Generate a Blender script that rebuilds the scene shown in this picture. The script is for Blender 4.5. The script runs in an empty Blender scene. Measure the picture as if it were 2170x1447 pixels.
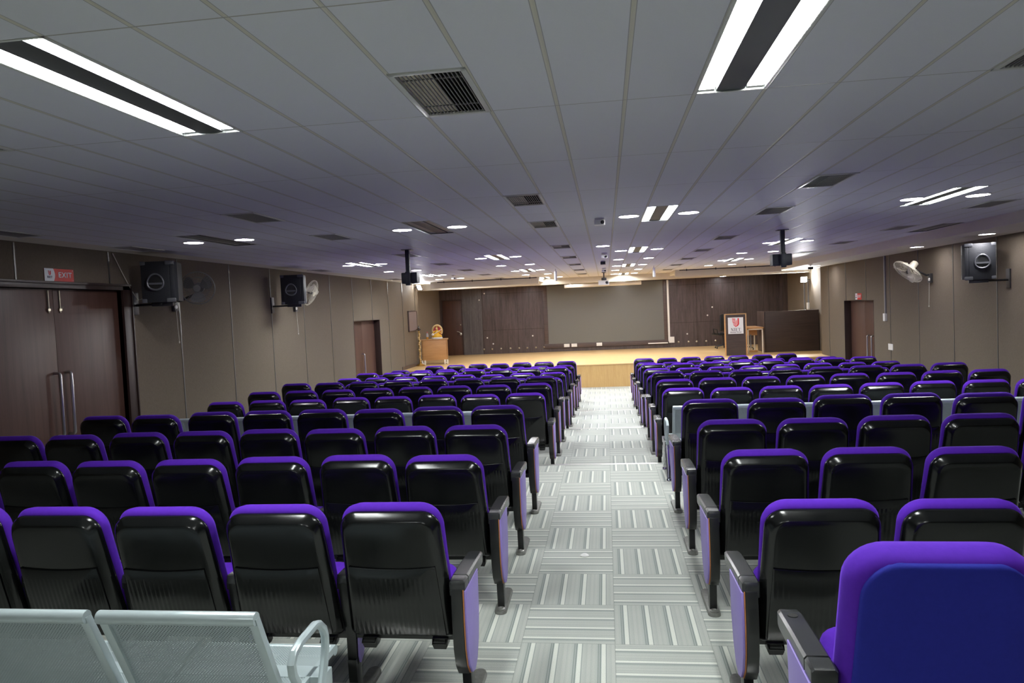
import bpy, bmesh, math, random
from mathutils import Vector, Matrix
random.seed(7)
PI = math.pi
SC = bpy.context.scene
COL = SC.collection

# ------------------------------------------------------------------ camera, world, exposure
def cam_axes(yaw, pitch, roll):
    cy, sy, cp, sp = math.cos(yaw), math.sin(yaw), math.cos(pitch), math.sin(pitch)
    f = Vector((-sy*cp, cy*cp, sp)); r = Vector((cy, sy, 0)); u = r.cross(f)
    c, s = math.cos(roll), math.sin(roll)
    return r*c+u*s, u*c-r*s, f
cr, cu, cf = cam_axes(.132, -.0459, -.0449)
cd = bpy.data.cameras.new('camera'); cam = bpy.data.objects.new('camera', cd); COL.objects.link(cam)
cam.matrix_world = Matrix(((cr.x, cu.x, -cf.x, 0), (cr.y, cu.y, -cf.y, 0), (cr.z, cu.z, -cf.z, 1.815), (0, 0, 0, 1)))
cd.sensor_width = 36; cd.lens = 1518/2170*36; cd.clip_start = .05; cd.clip_end = 100
SC.camera = cam
w = bpy.data.worlds.new('world'); SC.world = w; w.use_nodes = True
w.node_tree.nodes['Background'].inputs[0].default_value = (.02, .02, .025, 1)
w.node_tree.nodes['Background'].inputs[1].default_value = .2
SC.view_settings.view_transform = 'Standard'; SC.view_settings.look = 'None'
SC.view_settings.exposure = 0.0; SC.view_settings.gamma = 1; SC.view_settings.use_curve_mapping = False
SC.cycles.use_denoising = True
SC.cycles.max_bounces = 8; SC.cycles.diffuse_bounces = 5; SC.cycles.glossy_bounces = 4
SC.cycles.transparent_max_bounces = 12; SC.cycles.caustics_reflective = False; SC.cycles.caustics_refractive = False
SC.cycles.sample_clamp_indirect = 6
DOWN_S, TUBE_S, FLOOD_S = 104.0, 114.0, 1800.0       # light given off by downlights, tubes, floodlights

# ------------------------------------------------------------------ materials
def nmat(name):
    m = bpy.data.materials.new(name); m.use_nodes = True
    nt = m.node_tree; return m, nt, nt.nodes['Principled BSDF']
def N(nt, t, **kw):
    n = nt.nodes.new(t)
    for k, v in kw.items(): setattr(n, k, v)
    return n
def L(nt, a, b): nt.links.new(a, b)
def math_(nt, op, a, b=None, c=None):
    n = N(nt, 'ShaderNodeMath', operation=op)
    for i, v in enumerate((a, b, c)):
        if v is None: continue
        if isinstance(v, (int, float)): n.inputs[i].default_value = v
        else: L(nt, v, n.inputs[i])
    return n.outputs[0]
def mixc(nt, fac, a, b):
    n = N(nt, 'ShaderNodeMix', data_type='RGBA')
    if isinstance(fac, (int, float)): n.inputs[0].default_value = fac
    else: L(nt, fac, n.inputs[0])
    for i, v in ((6, a), (7, b)):
        if isinstance(v, tuple): n.inputs[i].default_value = (*v, 1) if len(v) == 3 else v
        else: L(nt, v, n.inputs[i])
    return n.outputs[2]
def simple(name, col, rough=.5, metal=0., var=.08, scale=30., bump=0., spec=.5, sheen=0., stretch=(1, 1, 1), coat=0.):
    m, nt, b = nmat(name)
    tc = N(nt, 'ShaderNodeTexCoord'); mp = N(nt, 'ShaderNodeMapping'); mp.inputs['Scale'].default_value = stretch
    L(nt, tc.outputs['Object'], mp.inputs[0])
    no = N(nt, 'ShaderNodeTexNoise'); no.inputs['Scale'].default_value = scale; no.inputs['Detail'].default_value = 4
    L(nt, mp.outputs[0], no.inputs[0])
    lo = tuple(c*(1-var) for c in col); hi = tuple(min(1, c*(1+var)) for c in col)
    L(nt, mixc(nt, no.outputs[0], lo, hi), b.inputs['Base Color'])
    b.inputs['Roughness'].default_value = rough; b.inputs['Metallic'].default_value = metal
    b.inputs['Specular IOR Level'].default_value = spec
    if sheen: b.inputs['Sheen Weight'].default_value = sheen; b.inputs['Sheen Roughness'].default_value = .4; b.inputs['Sheen Tint'].default_value = (*[min(1, c*2.2+.05) for c in col], 1)
    if coat: b.inputs['Coat Weight'].default_value = coat; b.inputs['Coat Roughness'].default_value = .15
    if bump:
        bp = N(nt, 'ShaderNodeBump'); bp.inputs['Strength'].default_value = bump; bp.inputs['Distance'].default_value = .004
        L(nt, no.outputs[0], bp.inputs['Height']); L(nt, bp.outputs[0], b.inputs['Normal'])
    return m
def wood(name, dark, light, rough=.4, grain=(1, 1, 1), scale=6., fine=.35, bump=.03):
    m, nt, b = nmat(name)
    tc = N(nt, 'ShaderNodeTexCoord'); mp = N(nt, 'ShaderNodeMapping'); mp.inputs['Scale'].default_value = grain
    L(nt, tc.outputs['Object'], mp.inputs[0])
    a = N(nt, 'ShaderNodeTexNoise'); a.inputs['Scale'].default_value = scale; a.inputs['Detail'].default_value = 5; a.inputs['Distortion'].default_value = .6
    c = N(nt, 'ShaderNodeTexNoise'); c.inputs['Scale'].default_value = scale*7; c.inputs['Detail'].default_value = 3
    L(nt, mp.outputs[0], a.inputs[0]); L(nt, mp.outputs[0], c.inputs[0])
    f = math_(nt, 'ADD', math_(nt, 'MULTIPLY', a.outputs[0], 1-fine), math_(nt, 'MULTIPLY', c.outputs[0], fine))
    f = math_(nt, 'MULTIPLY_ADD', f, 2.4, -.7); f = math_(nt, 'MINIMUM', math_(nt, 'MAXIMUM', f, 0.), 1.)
    L(nt, mixc(nt, f, dark, light), b.inputs['Base Color']); b.inputs['Roughness'].default_value = rough
    return m
def emit(name, col, s):
    m, nt, b = nmat(name)
    b.inputs['Base Color'].default_value = (.9, .9, .9, 1)
    b.inputs['Emission Color'].default_value = (*col, 1); b.inputs['Emission Strength'].default_value = s
    return m
def carpet():
    m, nt, b = nmat('carpet_tile'); T = .503
    g = N(nt, 'ShaderNodeNewGeometry'); sp = N(nt, 'ShaderNodeSeparateXYZ'); L(nt, g.outputs['Position'], sp.inputs[0])
    x = math_(nt, 'DIVIDE', math_(nt, 'ADD', sp.outputs[0], .02), T); y = math_(nt, 'DIVIDE', math_(nt, 'SUBTRACT', sp.outputs[1], 3.78), T)
    ix, iy = math_(nt, 'FLOOR', x), math_(nt, 'FLOOR', y)
    fx, fy = math_(nt, 'SUBTRACT', x, ix), math_(nt, 'SUBTRACT', y, iy)
    par = math_(nt, 'FLOORED_MODULO', math_(nt, 'ADD', ix, iy), 2.)      # 0: stripes run along Y
    s = math_(nt, 'ADD', math_(nt, 'MULTIPLY', fx, math_(nt, 'SUBTRACT', 1., par)), math_(nt, 'MULTIPLY', fy, par))
    q = math_(nt, 'FRACT', math_(nt, 'MULTIPLY', s, 4.0))
    ramp = N(nt, 'ShaderNodeValToRGB'); ramp.color_ramp.interpolation = 'LINEAR'; L(nt, q, ramp.inputs[0])
    base = (.445, .46, .425); mid = (.40, .42, .39); dk = (.235, .27, .255); lt = (.635, .65, .59)
    stops = [(0, mid), (.12, base), (.27, mid), (.30, dk), (.36, mid), (.38, dk), (.42, dk), (.44, lt), (.60, lt), (.62, dk), (.66, base), (.84, mid), (.86, base), (.98, base)]
    e = ramp.color_ramp.elements
    e[0].position = 0; e[0].color = (*mid, 1); e[1].position = 1; e[1].color = (*mid, 1)
    for p, c in stops[1:]:
        n = e.new(p); n.color = (*c, 1)
    tc = N(nt, 'ShaderNodeTexNoise'); tc.inputs['Scale'].default_value = 220; tc.inputs['Detail'].default_value = 3; L(nt, g.outputs['Position'], tc.inputs[0])
    t2 = N(nt, 'ShaderNodeTexNoise'); t2.inputs['Scale'].default_value = 1.3; t2.inputs['Detail'].default_value = 4; L(nt, g.outputs['Position'], t2.inputs[0])
    v = math_(nt, 'ADD', math_(nt, 'MULTIPLY_ADD', tc.outputs[0], .45, .78), math_(nt, 'MULTIPLY_ADD', t2.outputs[0], .3, -.15))
    edge = math_(nt, 'MINIMUM', math_(nt, 'MINIMUM', fx, math_(nt, 'SUBTRACT', 1., fx)), math_(nt, 'MINIMUM', fy, math_(nt, 'SUBTRACT', 1., fy)))
    seam = math_(nt, 'MULTIPLY_ADD', math_(nt, 'LESS_THAN', edge, .006), -.18, 1.)
    v = math_(nt, 'MULTIPLY', v, seam)
    cb = N(nt, 'ShaderNodeCombineColor'); [L(nt, v, cb.inputs[i]) for i in range(3)]
    mx = N(nt, 'ShaderNodeMix', data_type='RGBA', blend_type='MULTIPLY'); mx.inputs[0].default_value = 1
    L(nt, ramp.outputs[0], mx.inputs[6]); L(nt, cb.outputs[0], mx.inputs[7]); L(nt, mx.outputs[2], b.inputs['Base Color'])
    b.inputs['Roughness'].default_value = .95; b.inputs['Specular IOR Level'].default_value = .15
    bp = N(nt, 'ShaderNodeBump'); bp.inputs['Strength'].default_value = .5; bp.inputs['Distance'].default_value = .003
    L(nt, tc.outputs[0], bp.inputs['Height']); L(nt, bp.outputs[0], b.inputs['Normal'])
    return m
def ceiling_tiles():
    m, nt, b = nmat('ceiling_panel')
    g = N(nt, 'ShaderNodeNewGeometry'); sp = N(nt, 'ShaderNodeSeparateXYZ'); L(nt, g.outputs['Position'], sp.inputs[0])
    def cell(o, off, T):
        v = math_(nt, 'DIVIDE', math_(nt, 'SUBTRACT', o, off), T)
        f = math_(nt, 'FRACT', v)
        return math_(nt, 'MULTIPLY', math_(nt, 'MINIMUM', f, math_(nt, 'SUBTRACT', 1., f)), T), math_(nt, 'FLOOR', v)
    dx, ix = cell(sp.outputs[0], -.1803-.2994*40, .2994); dy, iy = cell(sp.outputs[1], 3.2505-1.2151*8, 1.2151)
    lx = math_(nt, 'LESS_THAN', dx, .0075); ly = math_(nt, 'LESS_THAN', dy, .0035)
    no = N(nt, 'ShaderNodeTexNoise'); no.inputs['Scale'].default_value = 160; L(nt, g.outputs['Position'], no.inputs[0])
    cv = N(nt, 'ShaderNodeCombineXYZ'); L(nt, ix, cv.inputs[0]); L(nt, iy, cv.inputs[1])
    wn = N(nt, 'ShaderNodeTexWhiteNoise'); L(nt, cv.outputs[0], wn.inputs[0])
    base = mixc(nt, math_(nt, 'ADD', math_(nt, 'MULTIPLY', no.outputs[0], .5), math_(nt, 'MULTIPLY', wn.outputs[0], .5)), (.62, .62, .66), (.68, .68, .72))
    c = mixc(nt, ly, mixc(nt, lx, base, (.58, .55, .47)), (.38, .36, .33))
    ex = math_(nt, 'MULTIPLY', math_(nt, 'GREATER_THAN', dx, .0075), math_(nt, 'LESS_THAN', dx, .0105))
    c = mixc(nt, ex, c, (.34, .335, .34)); L(nt, c, b.inputs['Base Color'])
    b.inputs['Roughness'].default_value = .56; b.inputs['Specular IOR Level'].default_value = .25
    hgt = math_(nt, 'MINIMUM', math_(nt, 'MULTIPLY', math_(nt, 'MINIMUM', dx, .012), 80.), math_(nt, 'MULTIPLY', math_(nt, 'MINIMUM', dy, .006), 160.))
    bp = N(nt, 'ShaderNodeBump'); bp.inputs['Strength'].default_value = .35; bp.inputs['Distance'].default_value = .004
    L(nt, hgt, bp.inputs['Height']); L(nt, bp.outputs[0], b.inputs['Normal'])
    return m
def perforated(name, axis, col):
    m, nt, b = nmat(name); out = nt.nodes['Material Output']
    tc = N(nt, 'ShaderNodeTexCoord'); sp = N(nt, 'ShaderNodeSeparateXYZ'); L(nt, tc.outputs['Object'], sp.inputs[0])
    p = .0105
    u = math_(nt, 'DIVIDE', sp.outputs[0], p); v = math_(nt, 'DIVIDE', sp.outputs[axis], p)
    def dots(off):
        a = math_(nt, 'SUBTRACT', math_(nt, 'FRACT', math_(nt, 'ADD', u, off)), .5); c = math_(nt, 'SUBTRACT', math_(nt, 'FRACT', math_(nt, 'ADD', v, off)), .5)
        return math_(nt, 'ADD', math_(nt, 'MULTIPLY', a, a), math_(nt, 'MULTIPLY', c, c))
    hole = math_(nt, 'LESS_THAN', math_(nt, 'MINIMUM', dots(0.), dots(.5)), .042)
    no = N(nt, 'ShaderNodeTexNoise'); no.inputs['Scale'].default_value = 9; L(nt, tc.outputs['Object'], no.inputs[0])
    L(nt, mixc(nt, no.outputs[0], tuple(c*.85 for c in col), col), b.inputs['Base Color'])
    b.inputs['Roughness'].default_value = .38; b.inputs['Metallic'].default_value = .25
    tr = N(nt, 'ShaderNodeBsdfTransparent'); mx = N(nt, 'ShaderNodeMixShader')
    L(nt, hole, mx.inputs[0]); L(nt, b.outputs[0], mx.inputs[1]); L(nt, tr.outputs[0], mx.inputs[2]); L(nt, mx.outputs[0], out.inputs[0])
    return m
def shell_plastic():
    m, nt, b = nmat('black_plastic_shell')
    tc = N(nt, 'ShaderNodeTexCoord'); sp = N(nt, 'ShaderNodeSeparateXYZ'); L(nt, tc.outputs['Object'], sp.inputs[0])
    no = N(nt, 'ShaderNodeTexNoise'); no.inputs['Scale'].default_value = 14; no.inputs['Detail'].default_value = 6; L(nt, tc.outputs['Object'], no.inputs[0])
    L(nt, mixc(nt, no.outputs[0], (.002, .0023, .0027), (.0045, .005, .005)), b.inputs['Base Color'])
    L(nt, math_(nt, 'MULTIPLY_ADD', no.outputs[0], .10, .15), b.inputs['Roughness'])
    rib = math_(nt, 'MULTIPLY', math_(nt, 'SINE', math_(nt, 'MULTIPLY', sp.outputs[0], 2*PI/.022)), math_(nt, 'LESS_THAN', sp.outputs[2], .655))
    bp = N(nt, 'ShaderNodeBump'); bp.inputs['Strength'].default_value = .16; bp.inputs['Distance'].default_value = .003
    L(nt, rib, bp.inputs['Height']); L(nt, bp.outputs[0], b.inputs['Normal'])
    b.inputs['Specular IOR Level'].default_value = .42
    return m
M = {}
M['carpet'] = carpet(); M['ceil'] = ceiling_tiles(); M['shell'] = shell_plastic()
M['gypsum'] = simple('painted_gypsum', (.62, .575, .49), .75, var=.04, scale=12)
M['fabric_wall'] = simple('taupe_wall_fabric', (.148, .122, .093), .95, var=.22, scale=130, bump=.5, spec=.15, stretch=(1, 1, .35))
M['seam'] = simple('aluminium_seam', (.17, .17, .165), .35, .7, var=.1, scale=20)
M['wall_dark'] = wood('dark_wall_laminate', (.030, .022, .021), (.108, .082, .080), .33, (9, 9, .5), 2.2, .4)
M['door'] = wood('brown_door_veneer', (.050, .022, .016), (.095, .046, .034), .42, (8, 8, .35), 1.8, .3)
M['door_back'] = wood('dark_red_door_veneer', (.045, .02, .014), (.085, .04, .027), .4, (8, 8, .35), 2, .3)
M['frame'] = wood('dark_door_frame', (.018, .009, .008), (.038, .02, .016), .4, (6, 6, .5), 3, .4)
M['stage_top'] = wood('beech_laminate_floor', (.64, .42, .19), (.74, .53, .26), .35, (.5, 6, 6), 1.5, .25)
M['stage_front'] = wood('oak_stage_front', (.43, .26, .095), (.56, .37, .15), .4, (9, 9, .6), 2, .4)
M['oak'] = wood('light_oak_veneer', (.42, .22, .085), (.54, .31, .13), .4, (.7, 6, 6), 2.5, .3)
M['oak_edge'] = simple('oak_edging', (.42, .25, .11), .5, var=.15, scale=40)
M['walnut'] = wood('dark_wenge_laminate', (.030, .020, .016), (.062, .042, .035), .4, (.5, 8, 8), 2.5, .4)
M['purple'] = simple('purple_velvet', (.075, .013, .345), .85, var=.12, scale=50, bump=.15, spec=.2, sheen=.35)
M['lavender'] = simple('lavender_laminate', (.27, .20, .56), .45, var=.05, scale=15)
M['blue'] = simple('royal_blue_cloth', (.017, .021, .26), .85, var=.1, scale=60, bump=.25, spec=.2, sheen=.15)
M['orange'] = simple('orange_edging', (.42, .16, .05), .6, var=.2, scale=60)
M['black'] = simple('black_plastic', (.010, .0105, .011), .3, var=.2, scale=20)
M['arm'] = simple('black_armrest_plastic', (.022, .023, .024), .27, var=.25, scale=25)
M['metal_dk'] = simple('dark_steel', (.05, .05, .055), .4, .6, var=.2, scale=30)
M['steel'] = simple('brushed_steel', (.55, .55, .54), .28, .95, var=.1, scale=60, stretch=(1, 1, .1))
M['foot'] = simple('worn_steel_foot', (.23, .23, .215), .42, .5, var=.35, scale=40)
M['bench'] = simple('silver_grey_paint', (.43, .50, .52), .3, .25, var=.06, scale=15)
M['perf_back'] = perforated('perforated_back_sheet', 2, (.36, .42, .44)); M['perf_seat'] = perforated('perforated_seat_sheet', 1, (.42, .49, .51))
M['chrome'] = simple('chrome', (.6, .6, .62), .15, 1., var=.05)
M['alu'] = simple('aluminium_nosing', (.66, .66, .64), .35, .7, var=.12, scale=25)
M['white'] = simple('white_plastic', (.72, .71, .68), .45, var=.04)
M['white_paint'] = simple('white_frame_paint', (.74, .70, .60), .4, var=.04)
M['fit_body'] = simple('grey_reflector', (.10, .105, .105), .42, .3, var=.06, scale=8)
M['fit_frame'] = simple('white_fitting_frame', (.55, .55, .52), .4, var=.05)
M['tube'] = emit('fluorescent_tube', (.95, 1., .97), TUBE_S); M['tube_off'] = simple('tube_off', (.33, .31, .27), .35, var=.06)
M['down'] = emit('led_downlight', (1., .965, 1.0), DOWN_S)
M['flood'] = emit('led_floodlight', (.97, .98, 1.), FLOOD_S)
M['grille'] = simple('grille_bars', (.26, .255, .24), .5, .2, var=.1); M['duct'] = simple('duct_inside', (.012, .012, .012), .9, var=.2)
M['duct_plate'] = simple('duct_damper', (.55, .48, .38), .6, .0, var=.1)
M['speaker'] = simple('black_speaker_vinyl', (.014, .016, .02), .5, var=.35, scale=90, bump=.4)
M['spk_edge'] = simple('grey_speaker_trim', (.10, .105, .115), .35, .3, var=.1)
M['fan_cream'] = simple('cream_fan_enamel', (.50, .47, .38), .4, var=.06); M['fan_dark'] = simple('dark_fan_body', (.03, .03, .032), .4, var=.1)
M['cord'] = simple('white_cord', (.60, .57, .50), .7)
M['red'] = simple('red_sign', (.56, .028, .022), .45, var=.05); M['sign_white'] = simple('white_sign', (.70, .72, .76), .45, var=.03)
M['ink'] = simple('dark_ink', (.035, .03, .06), .6); M['logo_red'] = simple('logo_red', (.62, .02, .03), .5); M['logo_pink'] = simple('logo_pink', (.75, .30, .30), .5)
M['screen'] = simple('grey_green_screen', (.125, .128, .113), .33, var=.04, scale=40, spec=.6)
M['screen_frame'] = wood('screen_frame_wood', (.05, .034, .032), (.085, .06, .055), .4, (.5, 8, 8), 3, .3)
M['brass'] = simple('brass', (.55, .36, .10), .3, .9, var=.15)
M['pole'] = simple('dark_blue_grey_paint', (.030, .035, .045), .4, .2, var=.1)
M['gold'] = simple('yellow_gold_cloth', (.72, .42, .03), .5, var=.35, scale=60); M['skin'] = simple('painted_clay', (.62, .42, .20), .5, var=.2, scale=50)
M['garland'] = simple('garland_flowers', (.62, .45, .22), .8, var=.6, scale=55); M['pinkred'] = simple('red_cloth', (.45, .05, .07), .6, var=.3, scale=50)
M['bottle'] = simple('bottle_plastic', (.42, .42, .46), .15, var=.1, spec=.6); M['amber'] = simple('amber_liquid', (.5, .24, .04), .2, var=.1)
M['board'] = simple('mauve_board', (.17, .13, .125), .8, var=.08, scale=60)
M['conduit'] = simple('grey_conduit', (.26, .26, .28), .4, .2, var=.05); M['fan_grey'] = simple('grey_fan', (.13, .13, .125), .4, var=.08)
M['paper'] = simple('white_paper', (.8, .8, .78), .8)
M['bolt'] = simple('satin_brass_bolt', (.55, .50, .38), .3, .8)

# ------------------------------------------------------------------ mesh helpers
class MB:
    def __init__(s): s.v = []; s.f = []; s.mi = []; s.mats = []; s.cur = 0
    def use(s, m):
        if m not in s.mats: s.mats.append(m)
        s.cur = s.mats.index(m); return s
    def add(s, vs, fs):
        o = len(s.v); s.v += [tuple(v) for v in vs]
        for f in fs: s.f.append(tuple(i+o for i in f)); s.mi.append(s.cur)
        return s
    def box(s, x0, x1, y0, y1, z0, z1, mat=None):
        vs = [(x, y, z) for x in (x0, x1) for y in (y0, y1) for z in (z0, z1)]
        if mat is not None: vs = [mat @ Vector(v) for v in vs]
        return s.add(vs, [(0, 1, 3, 2), (4, 6, 7, 5), (0, 4, 5, 1), (2, 3, 7, 6), (0, 2, 6, 4), (1, 5, 7, 3)])
    def loft(s, loops, cap0=True, cap1=True, close=True):
        n = len(loops[0]); vs = [p for l in loops for p in l]; fs = []
        for k in range(len(loops)-1):
            for i in range(n if close else n-1):
                j = (i+1) % n; fs.append((k*n+i, k*n+j, (k+1)*n+j, (k+1)*n+i))
        if cap0: fs.append(tuple(range(n-1, -1, -1)))
        if cap1: fs.append(tuple((len(loops)-1)*n+i for i in range(n)))
        return s.add(vs, fs)
    def tube(s, path, r, n=8, caps=True, flat=1.0):
        pts = [Vector(p) for p in path]; loops = []; up = None
        for i, p in enumerate(pts):
            d = (pts[min(i+1, len(pts)-1)]-pts[max(i-1, 0)]).normalized()
            if up is None:
                up = Vector((0, 0, 1)) if abs(d.z) < .9 else Vector((1, 0, 0))
            a = d.cross(up).normalized(); b = a.cross(d).normalized(); up = b
            rr = r[i] if isinstance(r, (list, tuple)) else r
            loops.append([p+a*(rr*flat*math.cos(2*PI*k/n))+b*(rr*math.sin(2*PI*k/n)) for k in range(n)])
        return s.loft(loops, caps, caps)
    def lathe(s, prof, n=20, mat=None, caps=True):
        loops = [[Vector((r*math.cos(2*PI*k/n), r*math.sin(2*PI*k/n), z)) for k in range(n)] for r, z in prof]
        if mat is not None: loops = [[mat @ p for p in l] for l in loops]
        return s.loft(loops, caps, caps)
    def ellipsoid(s, c, r, n=14, m=8):
        loops = []
        for j in range(m+1):
            t = -PI/2+PI*(j+.02*(j == 0)-.02*(j == m))/m
            loops.append([(c[0]+r[0]*math.cos(t)*math.cos(2*PI*k/n), c[1]+r[1]*math.cos(t)*math.sin(2*PI*k/n), c[2]+r[2]*math.sin(t)) for k in range(n)])
        return s.loft(loops)
    def prism(s, poly, fn, d0, d1):
        return s.loft([[fn(a, b, d0) for a, b in poly], [fn(a, b, d1) for a, b in poly]])
    def mesh(s, name, mats, bevel=0., seg=2, angle=35, flip=True):
        me = bpy.data.meshes.new(name); me.from_pydata(s.v, [], s.f); me.update()
        ml = s.mats if s.mats else (mats if isinstance(mats, (list, tuple)) else [mats])
        for m in ml: me.materials.append(M[m] if isinstance(m, str) else m)
        for p, i in zip(me.polygons, s.mi): p.material_index = min(i, len(ml)-1)
        bm = bmesh.new(); bm.from_mesh(me)
        if flip: bmesh.ops.recalc_face_normals(bm, faces=bm.faces)
        if bevel:
            es = [e for e in bm.edges if len(e.link_faces) == 2 and e.calc_face_angle(0) > math.radians(40)]
            bmesh.ops.bevel(bm, geom=es, offset=bevel, segments=seg, profile=.6, affect='EDGES', clamp_overlap=True)
        bm.to_mesh(me); bm.free()
        for p in me.polygons: p.use_smooth = True
        me.set_sharp_from_angle(angle=math.radians(angle))
        return me
    def obj(s, name, mats, parent=None, **kw): return link(name, s.mesh(name, mats, **kw), parent)
def link(name, me, parent=None):
    o = bpy.data.objects.new(name, me); COL.objects.link(o)
    if parent is not None: o.parent = parent
    return o
def tag(o, label=None, cat=None, group=None, kind=None):
    if label: o['label'] = label
    if cat: o['category'] = cat
    if group: o['group'] = group
    if kind: o['kind'] = kind
    return o
def thing(name, label, cat, loc=(0, 0, 0), rz=0, group=None):
    o = bpy.data.objects.new(name, None); COL.objects.link(o); o.location = loc; o.rotation_euler = (0, 0, rz); o.empty_display_size = .1
    return tag(o, label, cat, group)
def struct(name, mb, m, **kw): return tag(mb.obj(name, m, **kw), kind='structure')
def text_mesh(txt, size, m, fn, depth=.002, align='CENTER', bold=0., space=1.):
    c = bpy.data.curves.new('lettering', 'FONT'); c.body = txt; c.size = size; c.align_x = align; c.align_y = 'CENTER'; c.extrude = depth; c.offset = bold; c.space_character = space
    o = bpy.data.objects.new('lettering', c); COL.objects.link(o)
    me = bpy.data.meshes.new_from_object(o.evaluated_get(bpy.context.evaluated_depsgraph_get()))
    COL.objects.unlink(o); bpy.data.objects.remove(o); bpy.data.curves.remove(c)
    for v in me.vertices: v.co = fn(*v.co)
    me.materials.clear(); me.materials.append(M[m]); return me
ORD = ['first', 'second', 'third', 'fourth', 'fifth', 'sixth', 'seventh', 'eighth', 'ninth', 'tenth', 'eleventh', 'twelfth', 'thirteenth']

# ------------------------------------------------------------------ the room
R_ = .155                                             # height of one tier
XL, XR = -5.85, 5.85
ZC = 2.7115                                           # ceiling
E = [3.03, 8.16, 11.45, 14.43]                        # tier edges
SY, SZ, YB = 19.9, .18, 26.0                          # stage front, stage top, back wall
BK = -5.2                                             # rear wall, behind the photographer
tiers = [(BK, E[0], R_), (E[0], E[1], 0), (E[1], E[2], -R_), (E[2], E[3], -2*R_), (E[3], SY, -3*R_)]
mb = MB()
for i, (a, b, z) in enumerate(tiers):
    mb.box(XL-.02, XR+.42, a, b, -.8, z)
struct('floor', mb, 'carpet')
mb = MB()
for i in range(4):
    z = tiers[i][2]
    mb.box(XL, XR, E[i]-.045, E[i]+.006, z-.02, z+.004)
struct('trim_1', mb, 'alu', bevel=.003)
mb = MB(); mb.box(XL-.32, XR+.42, SY, YB+.05, -.8, SZ-.03)
struct('stage_platform', mb, 'stage_front')
mb = MB(); mb.box(XL-.32, XR+.42, SY-.02, YB+.05, SZ-.03, SZ)
struct('stage_floor', mb, 'stage_top', bevel=.006)

def wall_x(name, x, y0, y1, z0, z1, holes, side, m, th=.22):
    """a wall lying in the plane x; holes = (ya, yb, ztop)"""
    mb = MB(); xa, xb = (x-th, x) if side < 0 else (x, x+th)
    ys = y0
    for a, b, zt in sorted(holes):
        mb.box(xa, xb, ys, a, z0, z1); mb.box(xa, xb, a, b, zt, z1); ys = b
    mb.box(xa, xb, ys, y1, z0, z1)
    return struct(name, mb, m)
D1 = (6.0, 8.06, 2.25); D2 = (16.12, 18.05, 1.675); D3 = (16.72, 18.66, 1.635)
wall_x('wall_left', XL, BK, 22.0, -.8, 2.8, [D1, D2], -1, 'fabric_wall')
wall_x('wall_right', XR, BK, 20.6, -.8, 2.8, [D3], 1, 'fabric_wall')
mb = MB(); mb.box(-6.32, -6.10, 22.0, YB, -.8, 2.8)
struct('wall_left_stage', mb, 'fabric_wall')
mb = MB(); mb.box(6.2, 6.42, 20.6, YB, -.8, 2.8)
struct('wall_right_stage', mb, 'fabric_wall')
mb = MB(); mb.box(-6.4, -6.02, YB, YB+.2, 2.235, 2.8).box(-5.26, 6.4, YB, YB+.2, -.8, 2.8).box(-6.02, -5.26, YB, YB+.2, 2.235, 2.8).box(-6.4, -6.02, YB, YB+.2, -.8, 2.235).box(-6.02, -5.26, YB, YB+.2, -.8, SZ-.04)
struct('wall_back', mb, 'wall_dark')
mb = MB(); mb.box(6.02, 6.2, YB-.35, YB, SZ, 2.6)
struct('trim_2', mb, 'wall_dark')
mb = MB(); mb.box(XL-.3, XR+.3, BK-.2, BK, -.8, 2.8)
struct('wall_front', mb, 'fabric_wall')
# seams of the fabric panels, aluminium strips
mb = MB()
for k in range(-6, 10):
    y = 9.25+1.375*k
    z0 = -.47
    for d in (D1, D2):
        if d[0]-.1 < y < d[1]+.15: z0 = d[2]+(.06 if d is D1 else .01)
    if -2 < y < 21.9: mb.box(XL, XL+.006, y-.009, y+.009, z0, 2.70)
struct('trim_3', mb, 'seam')
mb = MB()
for k in range(-10, 7):
    y = 11.668+1.37*k
    z0 = -.47
    if D3[0]-.02 < y < D3[1]+.02: z0 = D3[2]+.01
    if -2 < y < 20.5: mb.box(XR-.006, XR, y-.009, y+.009, z0, 2.57)
struct('trim_4', mb, 'seam')
# grooves of the back wall laminate
mb = MB()
for x in (-4.5, -3.2, 3.18, 4.5, 5.65): mb.box(x-.008, x+.008, YB-.004, YB, SZ, 2.6)
for a, b in ((-4.5, -2.25), (2.2, 4.5)):
    for z in (1.05, 2.38): mb.box(a, b, YB-.004, YB, z-.007, z+.007)
struct('trim_5', mb, 'frame')
M['wall_grey'] = wood('grey_streaked_laminate', (.035, .033, .035), (.15, .14, .145), .33, (9, 9, .4), 2.6, .5)
mb = MB(); mb.box(-5.24, -4.52, YB-.006, YB, SZ, 2.6)
struct('trim_6', mb, 'wall_grey')
mb = MB(); mb.box(XL, XL+.02, SY, 22.0, SZ, SZ+.10)
struct('baseboard_left', mb, 'wall_dark')

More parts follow.
